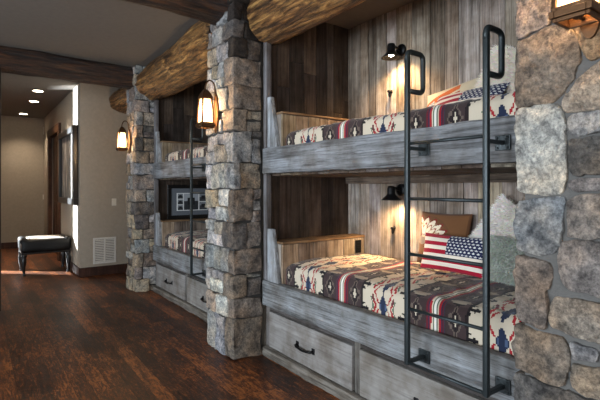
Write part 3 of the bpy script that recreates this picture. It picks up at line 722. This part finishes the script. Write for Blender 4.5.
# ------------------------------------------------------------------ pillows
def pillow(name, W, Hh, T, loc, rz, lean, roll, colfn, label, cat='pillow', nu=110, nv=80, fur=None, group=None, mat='cloth', p=2.6, ear=.05, back=(90,70,52)):
    mb = MB(); seed = sum(loc)*3
    for side in (-1, 1):
        V = []; Fs = []; col = []
        for i in range(nv+1):
            v = -1+2*i/nv
            for j in range(nu+1):
                u = -1+2*j/nu
                th = T/2*(max(0, 1-abs(u)**p)**.55)*(max(0, 1-abs(v)**p)**.55)
                th *= 1+.12*noise.noise(Vector((u*2, v*2, seed+side)))
                x = W/2*u*(1-ear*(1-v*v)); z = Hh/2*v*(1-ear*(1-u*u))
                V.append((x, side*th, z))
        for i in range(nv):
            for j in range(nu):
                q = (i*(nu+1)+j, i*(nu+1)+j+1, (i+1)*(nu+1)+j+1, (i+1)*(nu+1)+j)
                Fs.append(q if side < 0 else q[::-1])
                col.append(lin(colfn(-1+2*(j+.5)/nu, -1+2*(i+.5)/nv)) if side < 0 else lin(back))
        mb.add(V, Fs, col)
    base = (0,0,-Hh/2)
    ob = mb.build(name, M[mat], None, True, origin=(0,0,0))
    bm_v = None
    ob.location = loc; ob.rotation_mode = 'XYZ'
    rot = Matrix.Rotation(rz, 4, 'Z') @ Matrix.Rotation(lean, 4, 'X') @ Matrix.Rotation(roll, 4, 'Y')
    ob.rotation_euler = rot.to_euler()
    tag(ob, label, cat, group)
    if fur:
        n, ln, wd, fc = fur; rr = random.Random(int(seed*7)); mf = MB(); V = []; Fs = []; col = []
        for k in range(n):
            u = rr.uniform(-1,1); v = rr.uniform(-1,1); side = -1 if rr.random() < .8 else 1
            if rr.random() < .28:
                if rr.random() < .5: u = rr.choice((-1,1))*rr.uniform(.95,1)
                else: v = rr.choice((-1,1))*rr.uniform(.95,1)
            th = T/2*(max(0, 1-abs(u)**p)**.55)*(max(0, 1-abs(v)**p)**.55)
            b = Vector((W/2*u*(1-ear*(1-v*v)), side*th*.97, Hh/2*v*(1-ear*(1-u*u))))
            nr = Vector((u**3*.9, side*.8, v**3*.9)).normalized()
            tw = Vector((rr.uniform(-1,1), rr.uniform(-.4,.4), rr.uniform(-1.3,.5)))*.7
            d = (nr+tw).normalized(); l = ln*rr.uniform(.6,1.25); sd = d.cross(Vector((rr.uniform(-1,1), rr.uniform(-1,1), rr.uniform(-1,1)))).normalized()*wd
            d2 = (d+Vector((0,0,-.5))).normalized()
            o = len(V); V += [b-sd, b+sd, b+d*l*.55+sd*.8, b+d*l*.55-sd*.8, b+d*l*.55+d2*l*.45]
            Fs += [(o,o+1,o+2,o+3),(o+3,o+2,o+4)]; c = lin(tuple(min(255, q*rr.uniform(.92,1.06)) for q in fc)); col += [c,c]
        mf.add(V, Fs, col); f = mf.build('fur', M['fur'], None, False, origin=(0,0,0)); f.parent = ob
    return ob
def flag(u, v):
    if u > -.08 and v > -.12:                       # blue field with rows of white stars
        a = (u+.08)/1.08*9; b = (v+.12)/1.12*7.0; i = int(b)
        aa = (a + .5*(i % 2)) % 1 - .5; bb = b % 1 - .5
        ang = math.atan2(bb, aa); rr = sqrt((aa*1.0)**2+bb**2)
        if rr < .27+.09*cos(5*(ang-pi/2)): return (222,220,214)
        return (30,36,72)
    k = int((1-v)/2*9)
    return (158,22,46) if k % 2 == 0 else (226,214,198)
def headdress(u, v):
    x, y = u+.78, (v+.12)*1.25; r = sqrt(x*x+y*y); a = math.atan2(y, x)
    if -.45 < a < 1.75 and r < 1.28:
        k = (a*10/pi) % 1; rim = 1.12+.10*cos(2*pi*k-pi)
        if r < .16: return (128,116,104)
        if r < .26: return (150,34,40) if int(a*14) % 2 else (214,200,170)
        if r < .32: return (120,140,146)
        if r > rim: return (104,70,46)
        if k < .12: return (140,118,92)
        if r > rim-.10: return (122,40,36)
        if rim-.42 < r < rim-.34: return (150,80,60)
        return (222,212,190)
    if r < .22: return (128,116,104)
    return (112,76,48) if max(abs(u), abs(v)) < .93 else (94,62,40)
def creamfn(u, v):
    w = v-.35*u
    if -.95 < u < -.55 and w < .55: return (112,126,140) if (int(u*14)+int(v*14)) % 2 else (220,210,196)
    if abs(w-.55) < .16 and u < .45: return (196,98,48)
    if abs(w-.20) < .07 and u < .5: return (180,74,40)
    return (206,190,160)
wht = lambda u, v: (245,234,222)
sage = lambda u, v: (156,160,149)
RZ = -pi/2
GP = 'cushions on the bunk berths'
pillow('throw_pillow', .44, .40, .11, (2.825,2.015,1.01), RZ, radians(-10), 0, headdress, 'brown cushion with feather headdress picture, behind the lower flag cushion', group=GP)
pillow('throw_pillow', .50, .26, .11, (2.66,1.825,.937), RZ, radians(-14), radians(0), flag, 'striped and starred flag cushion on the lower berth', group=GP, nu=150, nv=100)
pillow('throw_pillow', .42, .38, .12, (2.785,1.48,1.055), RZ, radians(-10), radians(34), wht, 'shaggy white cushion against the boards of the lower berth', group=GP, fur=(15000,.045,.0016,(255,246,238)))
pillow('throw_pillow', .46, .27, .13, (2.62,1.31,.945), RZ, radians(-16), radians(3), sage, 'curly sage green cushion in front of the lower shaggy white one', group=GP, fur=(12000,.020,.0018,(178,182,170)), back=(138,142,132))
pillow('throw_pillow', .42, .32, .10, (2.79,1.93,1.995), RZ, radians(-22), radians(-10), creamfn, 'cream cushion with orange stripes behind the upper flag cushion', group=GP, back=(206,190,160))
pillow('throw_pillow', .52, .29, .10, (2.60,1.69,1.945), RZ, radians(-42), radians(-2), flag, 'striped and starred flag cushion on the upper berth', group=GP, nu=150, nv=100)
pillow('throw_pillow', .44, .38, .12, (2.785,1.46,2.085), RZ, radians(-12), radians(20), wht, 'shaggy white cushion on the upper berth', group=GP, fur=(13000,.045,.0016,(255,243,230)))

# ------------------------------------------------------------------ lanterns on the columns
def lantern(x, y, zb, xw, label):
    t = thing('wall_lantern', (xw, y, zb), label, 'wall lantern', 'bronze lanterns on the stone columns')
    mb = MB()
    def fr(z, w): return [Vector((x+a*w, y+b*w, z)) for a, b in ((-1,-1),(1,-1),(1,1),(-1,1))]
    zg0, zg1, wb, wt = zb+.045, zb+.245, .050, .038
    for (q, w, ta, tb) in ((.062,.016,.012,.034),(.054,.012,0,.012),(.055,.014,.034,.047)):
        for k in (-1, 1):
            rbox(mb, (x-q, y+min(k*q,k*(q-w)), zb+ta), (x+q, y+max(k*q,k*(q-w)), zb+tb), .002)
            rbox(mb, (x+min(k*q,k*(q-w)), y-q+w, zb+ta), (x+max(k*q,k*(q-w)), y+q-w, zb+tb), .002)
    rbox(mb, (x-.045,y-.006,zb+.014), (x+.045,y+.006,zb+.022), .002); lathe(mb, [(.012,.010),(.016,.014),(.016,.03),(.009,.036)], (x,y,zb), (0,0,1), 12)
    mb.build('base_plate', M['bronze'], t)
    for (a, b) in ((-1,-1),(1,-1),(1,1),(-1,1)):
        mb = MB(); tube(mb, [(x+a*wb,y+b*wb,zg0),(x+a*wt,y+b*wt,zg1)], .0085, 6); mb.build('frame_bar', M['bronze'], t)
    mb = MB(); A = fr(zg0, wb-.004); B = fr(zg1, wt-.004)
    mb.add(A+B, [(0,1,5,4),(1,2,6,5),(2,3,7,6),(3,0,4,7),(0,3,2,1),(4,5,6,7)]); g = mb.build('glass_shade', M['glow'], t)
    mb = MB()
    A = [fr(zg1-.004, .044), fr(zg1+.012, .046), fr(zg1+.04, .036), fr(zg1+.065, .022), fr(zg1+.078, .012)]
    V = [p for q in A for p in q]; Fs = [(i*4+k, i*4+(k+1) % 4, (i+1)*4+(k+1) % 4, (i+1)*4+k) for i in range(4) for k in range(4)] + [(3,2,1,0),(16,17,18,19)]
    mb.add(V, Fs); tube(mb, [(x,y,zg1+.075),(x,y,zg1+.10)], .006, 8); mb.build('cap', M['bronze'], t)
    mb = MB(); P = []
    for i in range(15):
        th = pi - pi*i/14; P.append((x+(xw-.02-x)/2 + (xw-.02-x)/2*cos(th), y, zg1+.085+.075*sin(th)))
    P += [(xw-.016,y,zg1+.02),(xw-.012,y,zg1-.06)]
    tube(mb, P, .0065, 8); mb.build('arm', M['bronze'], t, True)
    mb = MB()
    V = []; n = 24
    for dx in (-.002, -.014):
        for k in range(n): V.append((xw+dx-.002, y+.042*cos(2*pi*k/n), zb+.13+.165*sin(2*pi*k/n)))
    mb.add(V, [tuple(range(n))[::-1], tuple(n+k for k in range(n))]+[(k,(k+1) % n,n+(k+1) % n,n+k) for k in range(n)])
    mb.build('back_plate', M['bronze'], t)
    for sgn in (0,):
        l = bpy.data.lights.new('lantern_lamp', 'POINT'); l.energy = 22; l.color = (1,.68,.38); l.shadow_soft_size = .035
        lo = bpy.data.objects.new('lantern_light', l); C.objects.link(lo); lo.location = (x,y,(zg0+zg1)/2)
    return t, lo
lant = []
lant.append(lantern(1.545, 3.42, 1.89, 1.652, 'lit bronze lantern on the middle stone column'))
lant.append(lantern(1.585, 6.17, 1.885, 1.692, 'small lit bronze lantern on the farthest stone column'))
lant.append(lantern(1.540, .60, 1.925, 1.645, 'bronze lantern cut off by the top right corner of the photo'))
lant[-1][1].data.energy = 11

# ------------------------------------------------------------------ framed pictures
af = thing('framed_photographs', (2.44,5.90,.957), 'black framed group of photographs above the lower berth of the far bunk', 'picture')
a0, a1, b0, b1, yf = 2.11, 2.78, .958, 1.43, 5.90
mb = MB()
for (p, q, r_, s_) in [(a0,a1,b0,b0+.05),(a0,a1,b1-.05,b1),(a0,a0+.05,b0+.05,b1-.05),(a1-.05,a1,b0+.05,b1-.05)]: rbox(mb, (p,yf-.012,r_), (q,yf+.012,s_), .004)
mb.build('frame', M['blackwood'], af)
one('mat_board', plain('blue_grey_mat', (92,96,102), .9), (a0+.045,yf-.002,b0+.045), (a1-.045,yf+.008,b1-.045), 0, parent=af)
mb = MB(); wm = (a0+.13,a1-.08,b0+.112,b1-.114)
rbox(mb, (wm[0],yf-.005,wm[2]), (wm[1],yf-.002,wm[3]), 0, col=lin((214,214,212)))
def ph(u0, u1, v0, v1, sky, body):
    X = lambda u: wm[0]+(wm[1]-wm[0])*u; Z = lambda v: wm[2]+(wm[3]-wm[2])*v
    rbox(mb, (X(u0),yf-.007,Z(v0)), (X(u1),yf-.005,Z(v1)), 0, col=lin(sky))
    rbox(mb, (X(u0),yf-.008,Z(v0)), (X(u1),yf-.007,Z(v0+(v1-v0)*.55)), 0, col=lin(body))
    rbox(mb, (X(u0+(u1-u0)*.25),yf-.009,Z(v0+(v1-v0)*.3)), (X(u0+(u1-u0)*.75),yf-.007,Z(v0+(v1-v0)*.75)), 0, col=lin((34,34,36)))
for k in range(3): ph(.03, .19, .04+k*.32, .32+k*.32, (120,124,128), (60,62,64))
ph(.22,.68,.04,.96,(150,154,158),(46,48,50)); ph(.72,.97,.04,.48,(120,124,128),(60,62,64)); ph(.72,.97,.52,.96,(120,124,128),(60,62,64))
mb.build('photographs', M['cloth'], af)

hp = thing('framed_painting', (1.30,8.46,1.117), 'large black framed abstract painting on the hallway wall', 'picture')
mb = MB(); y0, y1, z0, z1 = 7.64, 9.20, 1.117, 2.375
for (p, q, r_, s_) in [(y0,y1,z0,z0+.10),(y0,y1,z1-.10,z1),(y0,y0+.12,z0+.10,z1-.10),(y1-.12,y1,z0+.10,z1-.10)]: rbox(mb, (1.235,p,r_), (1.308,q,s_), .005)
mb.build('frame', M['blackwood'], hp)
m, nt, p = new_mat('abstract_canvas')
tc = N(nt, 'ShaderNodeTexCoord'); mp = N(nt, 'ShaderNodeMapping'); mp.inputs['Scale'].default_value = (1,9,1.2); L(nt, tc.outputs['Object'], mp.inputs['Vector'])
nz = N(nt, 'ShaderNodeTexNoise', _Scale=1.3, _Detail=6.0, _Roughness=.65, _Distortion=1.0); L(nt, mp.outputs[0], nz.inputs['Vector'])
rp = N(nt, 'ShaderNodeValToRGB'); e = rp.color_ramp.elements; e[0].position=.36; e[0].color=lin((22,24,28)); e[1].position=.66; e[1].color=lin((170,170,168)); k=e.new(.47); k.color=lin((80,82,84)); k=e.new(.56); k.color=lin((118,104,88))
L(nt, nz.outputs['Fac'], rp.inputs['Fac']); L(nt, rp.outputs['Color'], p.inputs['Base Color']); p.inputs['Roughness'].default_value=.6
one('canvas', m, (1.285,y0+.065,z0+.065), (1.306,y1-.065,z1-.065), 0, parent=hp)

# ------------------------------------------------------------------ bench
bx0, bx1, by0, by1 = .575, 1.286, 8.10, 8.74
be = thing('ottoman_bench', ((bx0+bx1)/2, (by0+by1)/2, 0), 'black leather ottoman bench with woven top in the hallway', 'bench')
mb = MB(); rbox(mb, (bx0,by0,.36), (bx1,by1,.565), .05, (10,10,3), .008, 7); mb.build('seat', M['leather'], be, True)
mb = MB(); rbox(mb, (bx0+.01,by0+.01,.335), (bx1-.01,by1-.01,.362), .006); mb.build('apron', M['blackwood'], be)
for k, (sx, nm) in enumerate([(bx0,'l'),(bx1,'r')]):
    mb = MB(); x = sx+(.05 if k == 0 else -.05)
    tube(mb, [(x,by0+.01,.528),(x,by1-.01,.528)], .052, 16); lathe(mb, [(.02,0),(.04,.002),(.048,.012)], (x,by0+.012,.528), (0,1,0), 16)
    mb.build('side_roll', M['leather'], be, True)
mb = MB(); n = 30; V = []; Fs = []; col = []
for i in range(n+1):
    for j in range(n+1):
        u = i/n; v = j/n; h = .566+.018*(1-(2*u-1)**4)*(1-(2*v-1)**4)
        V.append((bx0+.10+(bx1-bx0-.20)*u, by0+.05+(by1-by0-.10)*v, h))
for i in range(n):
    for j in range(n):
        Fs.append((i*(n+1)+j, (i+1)*(n+1)+j, (i+1)*(n+1)+j+1, i*(n+1)+j+1))
        e = min(i, n-1-i, j, n-1-j)
        d = (abs(i % 10-5)+abs(j % 10-5))
        col.append(lin((70,60,54) if e == 1 or d == 4 else (150,96,72) if d < 2 else (196,184,164)))
mb.add(V, Fs, col); tag(mb.build('woven_panel', M['cloth'], be, True), 'cream patterned woven seat panel')
for (x, y) in [(bx0+.05,by0+.05),(bx1-.05,by0+.05),(bx0+.05,by1-.05),(bx1-.05,by1-.05)]:
    mb = MB(); sx = -1 if x < .9 else 1; pr = [(.034,.345),(.040,.31),(.030,.285),(.036,.26),(.040,.22),(.030,.14),(.020,.06),(.017,.03),(.026,.015),(.022,0)]
    P = [(x+sx*.012*sin((.345-h)*9), y, h) for r, h in pr]; tube(mb, P, [r for r, h in pr], 14); mb.build('leg', M['blackwood'], be, True)

# ------------------------------------------------------------------ vent, plates, sensor, recessed lamps
def on_y(px, py, Y):
    r = (px-CX)/F; s, c = sin(YAW), cos(YAW); X = Y*(s+r*c)/(c-r*s); d = s*X+c*Y
    return X, H+(HY-py)/F*d
x0, zt = on_y(93, 238, 7.53); x1, zb = on_y(116, 262, 7.53)
vt = thing('air_vent', ((x0+x1)/2, 7.52, zb), 'white air return grille low on the wall beside the farthest column', 'vent')
mb = MB(); w = .03
for (a, b, c, d) in [(x0,x1,zb,zb+w),(x0,x1,zt-w,zt),(x0,x0+w,zb+w,zt-w),(x1-w,x1,zb+w,zt-w),((x0+x1)/2-.012,(x0+x1)/2+.012,zb+w,zt-w)]: rbox(mb, (a,7.515,c), (b,7.529,d), .002)
mb.build('frame', M['white'], vt)
one('painted_duct_shadow', plain('duct_shadow_tone', (40,38,36), .9), (x0+.02,7.5285,zb+.02), (x1-.02,7.5298,zt-.02), 0, parent=vt)  # thin dark sheet on the wall: painted shade between the louvres
mb = MB(); n = 13
for k in range(n):
    z = zb+w+(zt-zb-2*w)*(k+.5)/n; dz = (zt-zb-2*w)/n*.30
    for (a, b) in [(x0+w,(x0+x1)/2-.012),((x0+x1)/2+.012,x1-w)]:
        mb.add([(a,7.528,z+dz),(b,7.528,z+dz),(b,7.518,z-dz),(a,7.518,z-dz),(a,7.5295,z+dz-.003),(b,7.5295,z+dz-.003),(b,7.5195,z-dz-.003),(a,7.5195,z-dz-.003)], [(0,1,2,3),(7,6,5,4),(0,4,5,1),(3,2,6,7)])
mb.build('louvres', M['white'], vt)
def plate(px, py, plane, v, lb):
    a, z = (on_y(px, py, v) if plane == 'y' else on_x(px, py, v)); mb = MB()
    if plane == 'y': rbox(mb, (a-.036,v-.007,z-.058), (a+.036,v-.0005,z+.058), .003); rbox(mb, (a-.012,v-.011,z-.022), (a+.012,v-.006,z+.022), .002)
    else: rbox(mb, (v-.007,a-.036,z-.058), (v-.0005,a+.036,z+.058), .003); rbox(mb, (v-.011,a-.012,z-.022), (v-.006,a+.012,z+.022), .002)
    tag(mb.build('light_switch', M['ivory']), lb, 'switch', 'ivory wall plates')
plate(114, 202, 'y', 7.53, 'ivory light switch plate above the air vent')
plate(77.8, 176, 'x', 1.31, 'ivory light switch at the hallway corner beside the painting')
plate(44.5, 197, 'y', 12.0, 'ivory switch plate on the hallway end wall near the door')
X, Z = on_y(45.8, 131, 12.0)
mb = MB(); rbox(mb, (X-.05,11.95,Z-.09), (X+.05,11.999,Z+.09), .01); rbox(mb, (X-.03,11.94,Z-.06), (X+.03,11.952,Z-.01), .006)
tag(mb.build('motion_sensor', M['ivory'], None, True), 'small white sensor high in the hallway corner', 'sensor')
for (px, py, lb) in [(38,90.5,'nearest recessed ceiling lamp in the hallway'),(34,101,'middle recessed ceiling lamp in the hallway'),(23.2,113.5,'farthest recessed ceiling lamp in the hallway')]:
    d = F*(ZC-H)/(HY-py); la = (px-CX)/F*d; X = sin(YAW)*d+cos(YAW)*la; Y = cos(YAW)*d-sin(YAW)*la
    t = thing('recessed_lamp', (X,Y,ZC), lb, 'ceiling lamp', 'recessed lamps in the hallway ceiling')
    mb = MB(); lathe(mb, [(.075,-.001),(.095,-.001),(.095,-.008),(.075,-.010)], (X,Y,ZC), (0,0,1), 24); mb.build('trim_ring', M['white'], t, True)
    mb = MB(); lathe(mb, [(.074,-.012),(.074,-.006),(.03,-.006)], (X,Y,ZC), (0,0,1), 24); mb.build('lens', M['can'], t, True)
    l = bpy.data.lights.new('can_lamp', 'SPOT'); l.energy = 75; l.color = (1,.82,.62); l.shadow_soft_size = .06; l.spot_size = radians(110); l.spot_blend = .8
    lo = bpy.data.objects.new('can_light', l); C.objects.link(lo); lo.location = (X,Y,ZC-.03)

# ------------------------------------------------------------------ light
def area(loc, size, energy, col, rot):
    l = bpy.data.lights.new('window_daylight', 'AREA'); l.shape = 'RECTANGLE'; l.size, l.size_y = size; l.energy = energy; l.color = col
    o = bpy.data.objects.new('window_daylight', l); C.objects.link(o); o.location = loc; o.rotation_euler = rot; return o
DAY = (.80,.90,1.0)
area((-4.3,-.7,1.6), (2.2,1.8), 150, DAY, (0,-pi/2,0))
area((-4.3,2.5,1.6), (2.2,2.2), 330, DAY, (0,-pi/2,0))
area((-1.1,-3.3,1.6), (3.4,2.2), 110, (.90,.95,1.0), (pi/2,0,0))
l = bpy.data.lights.new('daylight_gap', 'POINT'); l.energy = 13000; l.color = (.86,.94,1.0); l.shadow_soft_size = .03
o = bpy.data.objects.new('daylight_gap', l); C.objects.link(o); o.location = (-2.9,11.53,2.1)

w = bpy.data.worlds.new('world'); bpy.context.scene.world = w; w.use_nodes = True
w.node_tree.nodes['Background'].inputs[0].default_value = (.5,.6,.75,1); w.node_tree.nodes['Background'].inputs[1].default_value = .15
sc = bpy.context.scene
sc.view_settings.view_transform = 'Standard'; sc.view_settings.look = 'None'; sc.view_settings.gamma = 1; sc.view_settings.use_curve_mapping = False
sc.view_settings.exposure = 0.4
